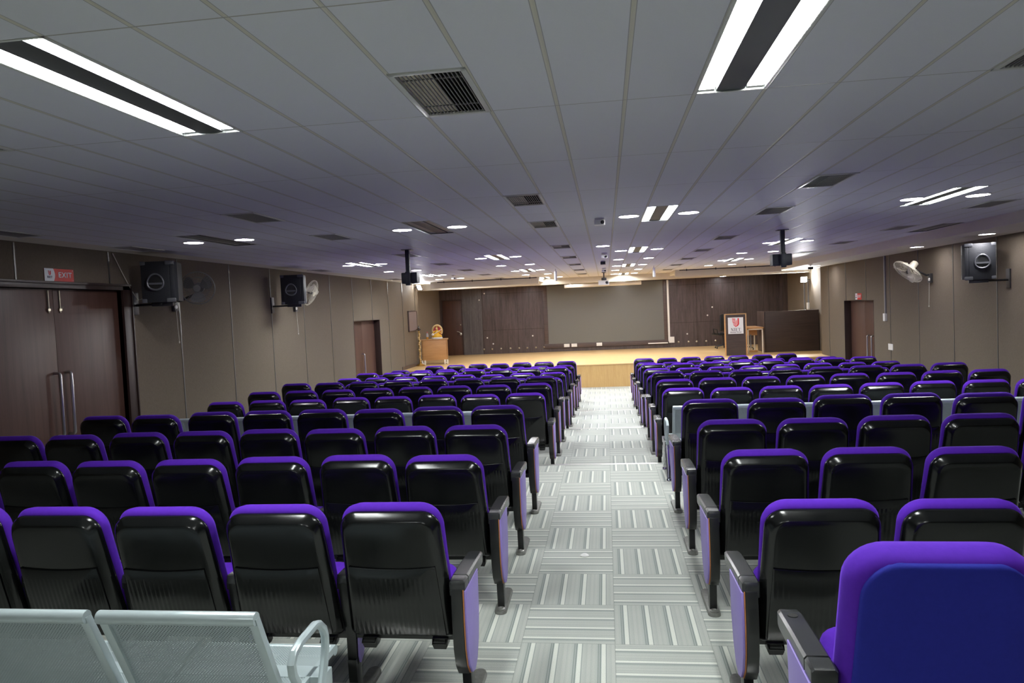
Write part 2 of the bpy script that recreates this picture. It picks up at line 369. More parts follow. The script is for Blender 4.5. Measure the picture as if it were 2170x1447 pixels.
# ceiling with openings for the fittings
COLX = lambda c: -.0306+.2994*c                       # centre of ceiling panel column c
FIT = [(-6, -2.217, 1), (2, -2.217, 1), (-6, 2.643, 1), (2, 2.643, 1), (-14, 7.503, 0), (-6, 7.503, 0), (2, 7.503, 1), (11, 7.503, 1)] + \
      [(c, 12.36, 1) for c in (-14, -6, 2, 10)] + [(c, 17.22, 1) for c in (-14, -6, 2, 10)] + [(-6, 22.08, 1), (2, 22.08, 1), (16, 11.15, 0)]
VS = [2.643, 5.68, 7.503, 10.541, 12.97, 15.40, 17.83, 20.26]
VENT = []
for c, cn in ((-2, 'beside the aisle line'), (-10, 'left of centre'), (6, 'right of centre'), (-18, 'by the left wall'), (14, 'by the right soffit')):
    for i, y in enumerate(VS):
        if c == -18 and i in (0, 3, 5, 7): continue
        if c == 14 and i in (0, 1, 7): continue
        yy = 8.11 if (c == 14 and i == 2) else (5.6 if c == -18 and i == 1 else y)
        VENT.append((c, cn, i, yy, yy+.6076 if c != -18 or i != 1 else yy+.65))
holes = [(COLX(c)-.146, COLX(c)+.146, y-.604, y+.604) for c, y, on in FIT] + [(COLX(c)-.144, COLX(c)+.144, a+.005, b-.005) for c, _, _, a, b in VENT]
XS5 = 4.95
def pierced(x0, x1, y0, y1, z, hs):
    xs = sorted({x0, x1} | {v for h in hs for v in h[:2] if x0 < v < x1}); ys = sorted({y0, y1} | {v for h in hs for v in h[2:] if y0 < v < y1})
    mb = MB(); idx = {}; vs = []; fs = []
    def vi(i, j):
        if (i, j) not in idx: idx[i, j] = len(vs); vs.append((xs[i], ys[j], z))
        return idx[i, j]
    for i in range(len(xs)-1):
        for j in range(len(ys)-1):
            mx, my = (xs[i]+xs[i+1])/2, (ys[j]+ys[j+1])/2
            if any(h[0] < mx < h[1] and h[2] < my < h[3] for h in hs): continue
            fs.append((vi(i, j), vi(i, j+1), vi(i+1, j+1), vi(i+1, j)))
    mb.add(vs, fs); return mb
struct('ceiling', pierced(-5.49, XS5, BK, 22.9, ZC, holes), 'ceil', flip=False)
mb = MB(); mb.box(XL-.4, -5.49, BK, 22.9, ZC, ZC+.05)
struct('ceiling_border_left', mb, 'gypsum')
mb = MB(); mb.box(XS5, XR+.02, BK, 21.2, 2.57, 2.8); mb.box(XS5, 6.42, 21.2, 22.9, 2.60, 2.8)
struct('ceiling_border_right', mb, 'gypsum')
mb = MB(); mb.box(-6.4, 6.42, 22.9, YB+.1, 2.60, 2.8); mb.box(-6.1, 6.2, 22.8, 22.92, 2.52, 2.75)
for a, b in ((-5.2, -1.93), (2.01, XS5)):
    mb.box(a, b, 21.2, 22.85, 2.60, ZC+.02); mb.box(a, b, 21.1, 21.24, 2.515, ZC+.02)
struct('ceiling_bulkhead', mb, 'gypsum')
mb = MB(); mb.box(-6.6, 6.6, BK-.3, 26.3, 2.95, 3.0)
struct('ceiling_slab', mb, 'gypsum')

# doors ------------------------------------------------------------
def dhandle(mb, x, y, z0, z1, s, r=.016, out=.07):
    p = []
    for k in range(7): t = PI/2*k/6; p.append((x+s*(out-.03+.03*math.sin(t)), y, z0+.03-.03*math.cos(t)))
    for k in range(7): t = PI/2*k/6; p.append((x+s*(out-.03+.03*math.cos(t)), y, z1-.03+.03*math.sin(t)))
    p = [(x, y, z0)]+p+[(x, y, z1)]
    mb.tube(p, r, 10)
def door_x(n, x, s, y0, y1, z0, z1, depth, leaves, hz, hys, frame):
    e = thing('door_%d' % n, None, None, (0, 0, 0)); e['kind'] = 'structure'
    w = (y1-y0)/leaves; xf = x-s*depth
    for k in range(leaves):
        a, b = y0+w*k+.002, y0+w*(k+1)-.002
        lf = MB().box(min(xf, xf-s*.045), max(xf, xf-s*.045), a, b, z0+.005, z1-.004).obj('door_leaf', 'door', e, bevel=.002)
        if k < len(hys):
            hb = MB(); dhandle(hb, xf, hys[k], hz[0], hz[1], s); hb.obj('handle', 'steel', lf)
            if n == 1:
                bb = MB(); yb = hys[k]-.02
                bb.tube([(xf+s*.012, yb, z1-.02), (xf+s*.012, yb, z1-.26)], .007, 8); bb.box(min(xf, xf+s*.02), max(xf, xf+s*.02), yb-.018, yb+.018, z1-.24, z1-.215)
                bb.tube([(xf+s*.012, yb, z1-.2), (xf+s*.035, yb+.02, z1-.2)], .004, 6); bb.obj('bolt', 'bolt', lf)
    f = MB()
    if frame:
        for a, b in ((y0-.14, y0), (y1, y1+.14)): f.box(min(x-s*.1, x+s*.03), max(x-s*.1, x+s*.03), a, b, z0, z1+.05)
        f.box(min(x-s*.1, x+s*.03), max(x-s*.1, x+s*.03), y0-.14, y1+.14, z1, z1+.05)
        for a, b in ((y0-.16, y0-.14), (y1+.14, y1+.16)): f.box(min(x, x+s*.045), max(x, x+s*.045), a, b, z0, z1+.075)
        f.box(min(x, x+s*.045), max(x, x+s*.045), y0-.16, y1+.16, z1+.05, z1+.075)
    else:
        xa, xb = min(x-s*.2, x+s*.004), max(x-s*.2, x+s*.004)
        f.box(xa, xb, y0-.02, y0+.001, z0, z1); f.box(xa, xb, y1-.001, y1+.02, z0, z1); f.box(xa, xb, y0-.02, y1+.02, z1-.001, z1+.015)
    f.obj('door_frame', 'frame', e, bevel=.003)
    return e
door_x(1, XL, 1, D1[0]+.0, D1[1]-.0, 0, D1[2], .05, 2, (.66, 1.34), (6.97, 7.13), True)
door_x(2, XL, 1, D2[0]+.0, D2[1]-.0, -3*R_, D2[2], .15, 2, (-.05, .86), (17.0,), False)
door_x(3, XR, -1, D3[0], D3[1], -3*R_, D3[2], .15, 2, (-.02, .83), (17.12, 17.38), False)
e = thing('door_4', None, None); e['kind'] = 'structure'
lf = MB().box(-6.0, -5.28, YB+.03, YB+.08, SZ, 2.2).obj('door_leaf', 'door_back', e, bevel=.002)
f = MB().box(-6.02, -5.26, YB+.0, YB+.1, 2.2, 2.236).box(-6.025, -6.0, YB, YB+.1, SZ, 2.2).box(-5.28, -5.26, YB, YB+.1, SZ, 2.2)
f.obj('door_frame', 'frame', e)
h = MB(); h.tube([(-5.35, YB+.03, .98), (-5.35, YB-.03, .98), (-5.35, YB-.04, 1.0), (-5.42, YB-.04, 1.05), (-5.48, YB-.04, 1.06)], .018, 8); h.ellipsoid((-5.35, YB-.01, .96), (.05, .03, .06)); h.ellipsoid((-5.34, YB+.01, 1.3), (.03, .03, .03)); h.obj('handle', 'steel', lf)

# ------------------------------------------------------------------ ceiling fittings
for i, (c, y, on) in enumerate(FIT):
    x = COLX(c)
    rown = {-2.217: 'row behind the photographer', 2.643: 'nearest row', 7.503: 'second row', 12.36: 'third row', 17.22: 'fourth row', 22.08: 'last row', 11.15: 'right soffit'}[y]
    coln = {-14: 'leftmost', -6: 'left of the aisle', 2: 'right of the aisle', 10: 'far right', 11: 'far right', 16: 'beside the soffit'}[c]
    t = thing('ceiling_light', '%s twin-tube ceiling light, %s, in the %s' % ('lit' if on else 'unlit', coln, rown) if c != 16 else 'unlit long ceiling light fitting close to the soffit over the right wall', 'ceiling light', (x, y, ZC), 0, 'twin-tube ceiling lights')
    b = MB(); b.box(-.144, .144, -.60, .60, .05, .06); b.box(-.144, -.140, -.6, .6, -.002, .055); b.box(.140, .144, -.6, .6, -.002, .055); b.box(-.144, .144, -.602, -.598, -.002, .055); b.box(-.144, .144, .598, .602, -.002, .055)
    b.obj('housing', 'fit_body', t)
    b = MB(); b.loft([[(sx, yy, z) for sx, z in ((-.066, .048), (-.06, .004), (.06, .004), (.066, .048))] for yy in (-.597, .597)]); b.obj('centre_reflector', 'fit_body', t)
    b = MB(); b.box(-.155, -.142, -.61, .61, -.003, .0); b.box(.142, .155, -.61, .61, -.003, .0); b.box(-.155, .155, -.61, -.600, -.003, 0); b.box(-.155, .155, .600, .61, -.003, 0); b.obj('frame', 'fit_frame', t, bevel=.001)
    for sx in (-.102, .102):
        b = MB(); b.box(sx-.034, sx+.034, -.575, .575, .012, .03); b.obj('tube', 'tube' if on else 'tube_off', t)
        b = MB(); b.box(sx-.034, sx+.034, -.598, -.577, .008, .04); b.box(sx-.034, sx+.034, .577, .598, .008, .04); b.obj('tube_holder', 'white', t)
DN = []
for y, xs in ((7.5, (-4.52, -3.92, -2.126, -1.527, .27, .87, 3.0, 3.6)), (12.3, None), (14.68, None), (17.08, None), (19.3, None)):
    for j, x in enumerate(xs or (-4.5, -3.9, -2.11, -1.51, .29, .89, 2.7, 3.3)): DN.append((x, y, ZC, 'round ceiling downlight, %s from the left in the %s cross row from the camera' % (ORD[j], ORD[(7.5, 12.3, 14.68, 17.08, 19.3).index(y)])))
for x, n in ((-1.95, 'first'), (-1.35, 'second'), (.29, 'third'), (.88, 'fourth')): DN.append((x, 21.66, ZC, 'round ceiling downlight at the end nearest the stage, %s from the left' % n))
for x, n in ((-4.8, 'first'), (-2.9, 'second'), (-1.0, 'third'), (.9, 'fourth'), (2.8, 'fifth'), (4.7, 'sixth')): DN.append((x, 23.3, 2.60, 'added unseen round downlight in stage ceiling, front row behind the beam, %s from the left' % n))  # added row, unseen behind the beam, to brighten the stage
DN.append((-.01, 11.09, ZC, 'single round downlight centred over the aisle by the hanging detector'))
for x, y, n in ((-4.37, 24.6, 'first'), (-2.8, 24.9, 'second'), (-1.04, 24.3, 'third'), (.60, 24.8, 'fourth'), (2.27, 24.9, 'fifth'), (4.02, 25.4, 'sixth')): DN.append((x, y, 2.60, 'round downlight in the low ceiling over the stage, %s from the left' % n))
for y, n in ((10.98, 'nearest the camera'), (13.28, 'in the middle'), (19.3, 'nearest the stage')): DN.append((5.38, y, 2.57, 'round downlight in the soffit along the right wall, %s' % n))
ring = MB().lathe([(.112, 0), (.112, -.006), (.102, -.010), (.100, -.002)], 28, caps=False).mesh('trim_ring', 'white'); disc = MB().lathe([(.101, -.001), (.101, -.005), (.06, -.0065)], 24).mesh('diffuser', 'down')
for x, y, z, lab in DN:
    t = thing('downlight', lab, 'downlight', (x, y, z), 0, 'round ceiling downlights'); link('trim_ring', ring, t); link('diffuser', disc, t)
seen = {}
vent_meshes = {}
for c, cn, i, a, b in VENT:
    k = seen.get(c, 0); seen[c] = k+1
    t = thing('air_vent', 'slatted ceiling air vent %s, %s from the camera in its line' % (cn, ORD[k]), 'air vent', (COLX(c), (a+b)/2, ZC), 0, 'slatted ceiling air vents')
    h = (b-a)/2
    key = round(h, 3)
    if key not in vent_meshes:
        fr = MB(); fr.box(-.15, -.128, -h, h, -.007, .004).box(.128, .15, -h, h, -.007, .004).box(-.15, .15, -h, -h+.024, -.007, .004).box(-.15, .15, h-.024, h, -.007, .004)
        gr = MB()
        for j in range(16): xx = -.12+.24*j/15; gr.box(xx-.0018, xx+.0018, -h+.02, h-.02, -.003, .002)
        for yy in (-h*.6, h*.6): gr.box(-.13, .13, yy-.003, yy+.003, .004, .009)
        dk = MB(); dk.box(-.143, .143, -h+.006, h-.006, .135, .14); dk.box(-.143, -.138, -h+.006, h-.006, .0, .138); dk.box(.138, .143, -h+.006, h-.006, .0, .138); dk.box(-.143, .143, -h+.006, -h+.012, 0, .138); dk.box(-.143, .143, h-.012, h-.006, 0, .138)
        vent_meshes[key] = (fr.mesh('frame', 'fit_frame', bevel=.002), gr.mesh('grille', 'grille'), dk.mesh('duct', 'duct'),
                            {s: MB().box(-.137 if s < 0 else 0, 0 if s < 0 else .137, -h+.014, h-.014, .010, .018).mesh('damper', 'duct_plate') for s in (-1, 1)})
    fr, gr, dk, dm = vent_meshes[key]
    link('frame', fr, t); link('grille', gr, t); link('duct', dk, t); link('damper', dm[1 if c in (6, 14) else -1], t)

def cctv(x, y, z, lab, dark=False, drop=.0):
    t = thing('ceiling_camera', lab, 'camera', (x, y, z))
    b = MB().lathe([(.05, 0), (.05, -.012), (.03, -.02)], 16)
    if drop: b.tube([(0, 0, -.01), (0, 0, -drop)], .008, 8)
    b.obj('mount', 'white', t)
    MB().box(-.055, .055, -.05, .05, -drop-.075, -drop-.018).obj('body', 'metal_dk' if dark else 'white', t, bevel=.012)
    b = MB().lathe([(.018, 0), (.02, -.02), (.012, -.024)], 12, Matrix.Translation((.03, -.045, -drop-.05)) @ Matrix.Rotation(-PI/2, 4, 'X')); b.obj('lens', 'black', t)
    return t
cctv(-.03, 7.55, ZC, 'small white ceiling camera over the aisle, nearest the photographer')
cctv(.01, 12.65, ZC, 'small white ceiling camera over the aisle, next to the single downlight', drop=.02)
cctv(-.02, 15.0, ZC, 'small dark box camera on the ceiling over the aisle, in front of the projector', True)
cctv(-.01, 17.94, ZC, 'small white ceiling camera just in front of the projector', drop=.02)
cctv(-3.73, 17.6, ZC, 'small white camera on the ceiling near the left floodlight', drop=.03)
cctv(5.0, 18.4, 2.57, 'small dark camera hanging below the ceiling near the right floodlight', True, .05)
for x, y, l in ((-1.16, 17.2, 'left of the projector'), (1.21, 18.0, 'right of the projector')):
    t = thing('pendant_cylinder', 'slim white cylinder hanging from the ceiling, %s' % l, 'pendant', (x, y, ZC))
    MB().tube([(0, 0, 0), (0, 0, -.06)], .008, 8).obj('stem', 'white', t); MB().lathe([(.03, -.05), (.034, -.06), (.034, -.27), (.028, -.28)], 16).obj('body', 'white', t)
t = thing('projector', 'white ceiling projector hanging on a dark pole before the stage', 'projector', (-.02, 20.3, ZC))
MB().tube([(0, 0, 0), (0, 0, -.16)], .018, 10).lathe([(.06, 0), (.06, -.012), (.02, -.02)], 16).obj('pole', 'metal_dk', t)
MB().box(-.07, .07, -.07, .07, -.23, -.15).obj('bracket', 'metal_dk', t, bevel=.01)
MB().box(-.16, .14, -.14, .14, -.36, -.225).obj('body', 'white', t, bevel=.02, seg=3)
MB().lathe([(.035, 0), (.04, .03), (.03, .035)], 16, Matrix.Translation((.08, -.14, -.29)) @ Matrix.Rotation(PI/2, 4, 'X')).obj('lens', 'black', t)
for nm, xs in (('left', (-4.9, -1.95)), ('right', (2.1, 4.9))):
    t = thing('curtain_rail', 'thin dark curtain rail under the ceiling, %s half of the stage opening' % nm, 'curtain rail', ((xs[0]+xs[1])/2, 20.75, ZC))
    hw = (xs[1]-xs[0])/2
    MB().box(-hw, hw, -.015, .015, -.045, -.02).obj('rail', 'metal_dk', t)
    for q in range(4):
        xx = -hw+.2+(2*hw-.4)*q/3; MB().box(xx-.012, xx+.012, -.012, .012, -.06, 0).obj('hanger', 'metal_dk', t)
for x, y, wd, l in ((-2.75, 9.9, .23, 'left'), (2.4, 10.13, .26, 'right')):
    t = thing('pole_speaker', 'dark box speaker hung on a ceiling pole, %s half of the hall' % l, 'speaker', (x, y, ZC))
    MB().box(-.075, .075, -.06, .06, -.008, 0).obj('ceiling_plate', 'pole', t)
    MB().box(-.028, .028, -.03, .03, -.50, 0).obj('pole', 'pole', t, bevel=.006)
    b = MB().box(-wd/2, wd/2, .03, .20, -.475, -.32); b.obj('cabinet', 'pole', t, bevel=.012)
    MB().box(-.035, .035, -.05, .035, -.505, -.31).obj('clamp', 'pole', t, bevel=.01)

# ------------------------------------------------------------------ chairs
def rrect(wb, wt, v0, v1, r, n=6, rb=None):
    rb = rb if rb is not None else r*.5
    wv = lambda v: (wb+(wt-wb)*(v-v0)/(v1-v0))/2
    pts = []
    for cx, cv, rr, a0, sg in ((1, v0, rb, -PI/2, 1), (1, v1, r, 0, -1), (-1, v1, r, PI/2, -1), (-1, v0, rb, PI, 1)):
        for k in range(n+1):
            a = a0+PI/2*k/n
            v = cv+sg*rr+rr*math.sin(a)
            pts.append((cx*(wv(v)-rr)+rr*math.cos(a), v))
    return pts
def inset(pts, d, cv):
    out = []
    hw = max(abs(p[0]) for p in pts); hv = max(abs(p[1]-cv) for p in pts)
    for u, v in pts: out.append((u*(1-d/hw), cv+(v-cv)*(1-d/hv)))
    return out
AL = math.radians(13.6); SA, CA = math.sin(AL), math.cos(AL)
B = lambda u, v, d: (u, -.04-v*SA-d*CA, .34+v*CA-d*SA)     # on the back: u sideways, v up, d towards the rear
def chair_meshes():
    P = {}
    o = rrect(.500, .445, 0, .626, .075, 7); cv = .32
    lo = []
    for ins, d in ((.006, -.05), (0, -.044), (.0, -.034), (.002, -.026), (.006, -.019), (.022, .000), (.0265, .0045), (.032, .0075), (.040, .0095), (.06, .011)):
        lo.append([B(u, v, d) for u, v in inset(o, ins, cv)])
    s = MB().loft(lo, True, True)
    arc = [(-.196+.392*k/12, .385-.012*math.sin(PI*k/12)) for k in range(13)]
    low = [(.212, .04), (-.212, .04)]
    poly = arc[::1]+low
    cen = (0, .2)
    sh = lambda f: [(cen[0]+(a-cen[0])*f, cen[1]+(b-cen[1])*f) for a, b in poly]
    s.loft([[B(a, b, .010) for a, b in poly], [B(a, b, .0165) for a, b in poly], [B(a, b, .0185) for a, b in sh(.985)]], False, True)
    P['back_shell'] = s.mesh('back_shell', 'shell', angle=50)
    o = rrect(.47, .452, .10, .642, .095, 8, .05); cv = .39
    lo = [[B(u, v, d) for u, v in inset(o, ins, cv)] for ins, d in ((.02, -.045), (.003, -.055), (-.006, -.075), (.004, -.10), (.022, -.118), (.05, -.128), (.1, -.132))]
    P['back_cushion'] = MB().loft(lo).mesh('back_cushion', 'purple', angle=60)
    th = math.radians(22); c, sn = math.cos(th), math.sin(th)
    S = lambda u, v, d: (u, .11+v*c-d*sn, .37+v*sn+d*c)   # folded seat: v from hinge to front edge, d towards the back cushion
    o = rrect(.42, .36, 0, .32, .08, 5, .04)
    P['seat'] = MB().loft([[S(u, v, d) for u, v in inset(o, ins, .16)] for ins, d in ((.012, 0), (0, .012), (0, .055), (.015, .072), (.05, .08))]).mesh('seat', 'purple', angle=60)
    P['seat_pan'] = MB().loft([[S(u, v, d) for u, v in inset(o, ins, .16)] for ins, d in ((.05, -.035), (.02, -.03), (.004, -.005), (.006, .006))]).mesh('seat_pan', 'black', angle=50)
    b = MB().box(-.245, .245, .02, .06, .315, .35)
    for u in (-.165, .165):
        b.loft([[(u+dx*.035*q, -.012+.05*dy, z) for dx, dy in ((-1, 0), (1, 0), (1, 1), (-1, 1))] for z, q in ((.335, 1), (.30, 1), (.285, .8))])
        b.tube([(u-.03, -.015, .33), (u-.03, -.032, .318), (u+.03, -.032, .318), (u+.03, -.015, .33)], .005, 6)
    P['bracket'] = b.mesh('bracket', 'black', bevel=.003)
    prof = [(-.11, .60), (-.115, .45), (-.11, .33), (-.085, .245), (-.04, .19), (.02, .172), (.075, .20), (.125, .28), (.16, .40), (.175, .60)]
    X = lambda a, b, d: (d, a, b)
    P['standard'] = MB().prism(prof, X, -.026, .026).mesh('standard', 'black', bevel=.006)
    inner = [(-.045, .60), (-.02, .45), (.02, .33), (.022, .22), (.035, .18)]+[p for p in prof if p[0] > .05]
    P['standard_in'] = MB().prism(inner, X, -.024, .024).mesh('standard', 'black', bevel=.006)
    ins = lambda f: [(.03+(a-.03)*f, .39+(b-.39)*f) for a, b in prof]
    P['edge_band'] = MB().prism(ins(.985), X, .0265, .0315).mesh('edge_band', 'orange')
    P['end_panel'] = MB().prism(ins(.965), X, .0315, .042).mesh('end_panel', 'lavender', bevel=.002)
    lowp = [(.028, .325), (.027, .225), (.04, .19)]+[(a, b) for a, b in ins(.965) if b < .34 and a > .05]+[(.145, .325)]
    P['low_panel'] = MB().prism(lowp, X, .0265, .036).mesh('end_panel', 'lavender', bevel=.002)
    P['leg'] = MB().loft([[(dx*.021, y+dy*.034, z) for dx, dy in ((-1, -1), (1, -1), (1, 1), (-1, 1))] for z, y in ((.215, .045), (.12, .05), (.018, .06))]).mesh('leg', 'black', bevel=.004)
    st = []
    for k in range(13): a = PI+PI*k/12; st.append((.036*math.cos(a), .0+.036*math.sin(a)))
    for k in range(13): a = PI*k/12; st.append((.036*math.cos(a), .30+.036*math.sin(a)))
    f = MB().loft([[(a*q, b, z) for a, b in st] for z, q in ((0, 1), (.012, 1), (.02, .86))])
    f.lathe([(.027, .018), (.027, .026), (.018, .03), (.015, .024), (.007, .024)], 14)
    P['foot'] = f.mesh('foot', 'foot', angle=40)
    lo = []
    for y, zt, h, w_ in ((-.105, .622, .05, .03), (-.10, .634, .062, .0345), (-.09, .637, .066, .036), (-.03, .636, .066, .037), (-.028, .631, .062, .035), (-.022, .631, .062, .035), (-.02, .636, .066, .037), (.15, .631, .06, .0375), (.30, .623, .055, .0375), (.335, .618, .05, .035), (.35, .608, .036, .03)):
        q = .008; lo.append([(x, y, z) for x, z in ((-w_, zt-h), (w_, zt-h), (w_, zt-q), (w_-q, zt), (-w_+q, zt), (-w_, zt-q))])
    P['armrest'] = MB().loft(lo).mesh('armrest', 'arm', angle=40)
    return P
CH = chair_meshes()
def mirror(me):
    n = me.copy()
    for v in n.vertices: v.co.x = -v.co.x
    n.flip_normals(); return n
CHM = {k: mirror(CH[k]) for k in ('edge_band', 'end_panel', 'low_panel')}
ROW = [3.12, 4.155, 5.18, 6.215, 8.36, 9.36, 10.37, 11.6, 12.58, 13.63, 14.8, 15.83, 16.95]
ROWZ = [0]*4+[-R_]*3+[-2*R_]*3+[-3*R_]*3
NL = [5, 7, 8, 8, 8, 8, 8, 8, 8, 8, 8, 8, 7]; NR = [2, 3, 5, 6, 8, 8, 8, 8, 8, 8, 8, 8, 7]
PITCH = .530
TILT = {('r', 3, 2): -3.5}
def chair(x, y, z, side, lab, last, tilt, group, aisle):
    """side +1: aisle on the right of the chair (left block)"""
    t = thing('auditorium_chair', lab, 'chair', (x, y, z), math.radians(random.uniform(-.6, .6)), group)
    for nm in ('back_shell', 'back_cushion'):
        o = link(nm, CH[nm], t); p = Vector((0, 0, .33)); o.rotation_euler = (tilt, 0, 0)
        o.location = p-Matrix.Rotation(tilt, 3, 'X') @ p
    link('seat_pan', CH['seat_pan'], link('seat', CH['seat'], t)); link('bracket', CH['bracket'], t)
    pan = CH if side > 0 else CHM
    for s in ((side, -side) if last else (side,)):
        sx = s*PITCH/2
        for nm in ('standard', 'leg', 'foot', 'armrest'):
            o = link(nm, CH['standard_in' if nm == 'standard' and not aisle else nm], t)
            o.location = (sx+(s*.012 if aisle else 0), .065 if nm == 'armrest' and not aisle else 0, 0)
            if nm == 'standard' and aisle: link('edge_band', pan['edge_band'], o); link('end_panel', pan['end_panel'], o)
            elif nm == 'standard': link('end_panel', pan['low_panel'], o)
    return t
for sd, x0, sg, cnt, nm in (('l', -.705-PITCH/2, -1, NL, 'left'), ('r', .565+PITCH/2, 1, NR, 'right')):
    for i, (y, z) in enumerate(zip(ROW, ROWZ)):
        for k in range(cnt[i]):
            seat = 'aisle seat' if k == 0 else '%s from the aisle' % ORD[k]
            tl = math.radians(TILT.get((sd, i, k), random.gauss(0, 1.1)))
            chair(x0+sg*PITCH*k, y+random.uniform(-.012, .012), z, -sg, 'black-backed purple auditorium chair, %s, %s block, %s row from camera' % (seat, nm, ORD[i]), (cnt[i] >= 7 and k == cnt[i]-1), tl, 'purple auditorium chairs, %s block' % nm, k == 0)
# the near chair with the blue cloth over its back
t = thing('auditorium_chair', 'purple chair with a plain royal blue cloth back, nearest the camera at right', 'chair', (.553+PITCH/2+.02, 2.1, R_), math.radians(-1))
o_ = rrect(.485, .455, .06, .652, .10, 8, .05)
MB().loft([[B(u, v, d) for u, v in inset(o_, ins, .38)] for ins, d in ((.1, -.135), (.05, -.13), (.02, -.118), (.0, -.09), (-.006, -.06), (0, -.03), (.010, -.010), (.026, .0), (.05, .004))]).obj('back_cushion', 'purple', t, angle=60)
o2 = rrect(.445, .41, -.02, .646, .105, 8, .03)
MB().loft([[B(u, v-(.004 if abs(u) < .12 and v > .5 else 0), d) for u, v in inset(o2, ins, .3)] for ins, d in ((.004, -.02), (0, .004), (.006, .012), (.02, .016), (.06, .018))]).obj('back_cover', 'blue', t, angle=60)
link('seat_pan', CH['seat_pan'], link('seat', CH['seat'], t)); link('bracket', CH['bracket'], t)
for nm in ('standard', 'leg', 'foot', 'armrest'):
    o = link(nm, CH[nm], t); o.location = (-PITCH/2-.015, 0, 0)
    if nm == 'standard': link('edge_band', CHM['edge_band'], o); link('end_panel', CHM['end_panel'], o)
MB().lathe([(.016, .0), (.016, .0012)], 20, Matrix.Translation((-PITCH/2-.015, .27, .6252)) @ Matrix.Rotation(-.053, 4, 'X')).obj('arm_hole_shade', 'duct', t)  # flat black disc on the armrest, painted-in shade of a hole

# ------------------------------------------------------------------ perforated steel benches
def arc_pts(cx, cz, r, a0, a1, n): return [(cx+r*math.cos(a0+(a1-a0)*k/n), cz+r*math.sin(a0+(a1-a0)*k/n)) for k in range(n+1)]
def bench_meshes():
    P = {}; w_ = .26
    bk = lambda v: (-.02-.16*v/.36, .425+v)            # y, z up the back
    P['back_sheet'] = MB().loft([[(x, bk(v)[0]+dy, bk(v)[1]) for x, v in ((-w_+.02, 0), (w_-.02, 0), (w_-.02, .34), (-w_+.02, .34))] for dy in (-.001, .001)]).mesh('back_sheet', 'perf_back')
    fr = MB()
    for sx in (-1, 1):
        fr.loft([[(sx*(w_-.012)+a, bk(v)[0]+b, bk(v)[1]) for a, b in ((-.014, -.012), (.014, -.012), (.014, .014), (-.014, .014))] for v in (-.03, .335)])
    y, z = bk(.335)
    fr.tube([(-w_+.004, y-.004, z), (-w_, y-.004, z), (w_, y-.004, z), (w_-.004, y-.004, z)], [.017, .021, .021, .017], 16)
    P['back_frame'] = fr.mesh('back_frame', 'bench', bevel=.003)
    P['seat_sheet'] = MB().box(-w_+.012, w_-.012, .0, .40, .394, .397).mesh('seat_sheet', 'perf_seat')
    fr = MB(); fr.tube([(-w_+.004, .41, .38), (-w_, .41, .38), (w_, .41, .38), (w_-.004, .41, .38)], [.016, .02, .02, .016], 14)
    for sx in (-1, 1): fr.box(sx*(w_-.008)-.008, sx*(w_-.008)+.008, -.02, .41, .375, .40)
    fr.tube([(-w_, -.01, .385), (w_, -.01, .385)], .014, 8)
    P['seat_frame'] = fr.mesh('seat_frame', 'bench')
    arm = [(.03, .36), (-.01, .44), (-.06, .53), (-.065, .565), (-.045, .592)]+[(.0+.12*k/4, .604+.004*k/4) for k in range(5)]+[(.16, .594), (.19, .567), (.203, .535), (.20, .49), (.185, .45), (.15, .38)]
    P['armrest'] = MB().tube([(0, a, b) for a, b in arm], .015, 10).mesh('armrest', 'bench')
    lg = MB().tube([(0, -.05, .03), (0, .05, .34), (0, .10, .36)], .02, 10).tube([(0, .47, .03), (0, .37, .34), (0, .32, .36)], .02, 10).box(-.025, .025, .05, .38, .33, .38)
    for yy in (-.05, .47): lg.lathe([(.028, 0), (.028, .012), (.018, .03)], 12, Matrix.Translation((0, yy, 0)))
    P['leg'] = lg.mesh('leg', 'chrome')
    return P
BN = bench_meshes()
def bench(x0, n, y, z, lab, ends=(1, 1), leg_in=-.03):
    """x0 = left end; n seats of .56 pitch"""
    t = thing('perforated_bench', lab, 'bench', (x0, y, z), 0, 'perforated steel waiting benches')
    for k in range(n):
        for nm in ('back_sheet', 'back_frame', 'seat_sheet', 'seat_frame'): link(nm, BN[nm], t).location = (.28+.56*k, 0, 0)
    MB().box(-.03, .56*n+.03, .17, .25, .34, .40).obj('beam', 'bench', t, bevel=.004)
    for s, xx in zip(ends, (-.03, .56*n+.03)):
        if s: link('armrest', BN['armrest'], t).location = (xx, 0, 0)
    for xx in (leg_in, .56*n-leg_in): link('leg', BN['leg'], t).location = (xx, 0, 0)
    return t
bench(-1.06-.56*3, 3, 2.17, R_, 'light grey perforated steel bench in the lower left corner, nearest the camera', leg_in=.2)
bench(.60, 3, 7.38, 0, 'perforated steel bench behind the fourth right row, beside the aisle')
bench(2.38, 3, 7.38, 0, 'perforated steel bench behind the fourth right row, towards the right wall')
bench(-1.2-1.68, 3, 7.38, 0, 'perforated steel bench behind the fourth left row, beside the aisle')
bench(-1.2-1.68*2-.1, 3, 7.38, 0, 'perforated steel bench behind the fourth left row, towards the left wall')

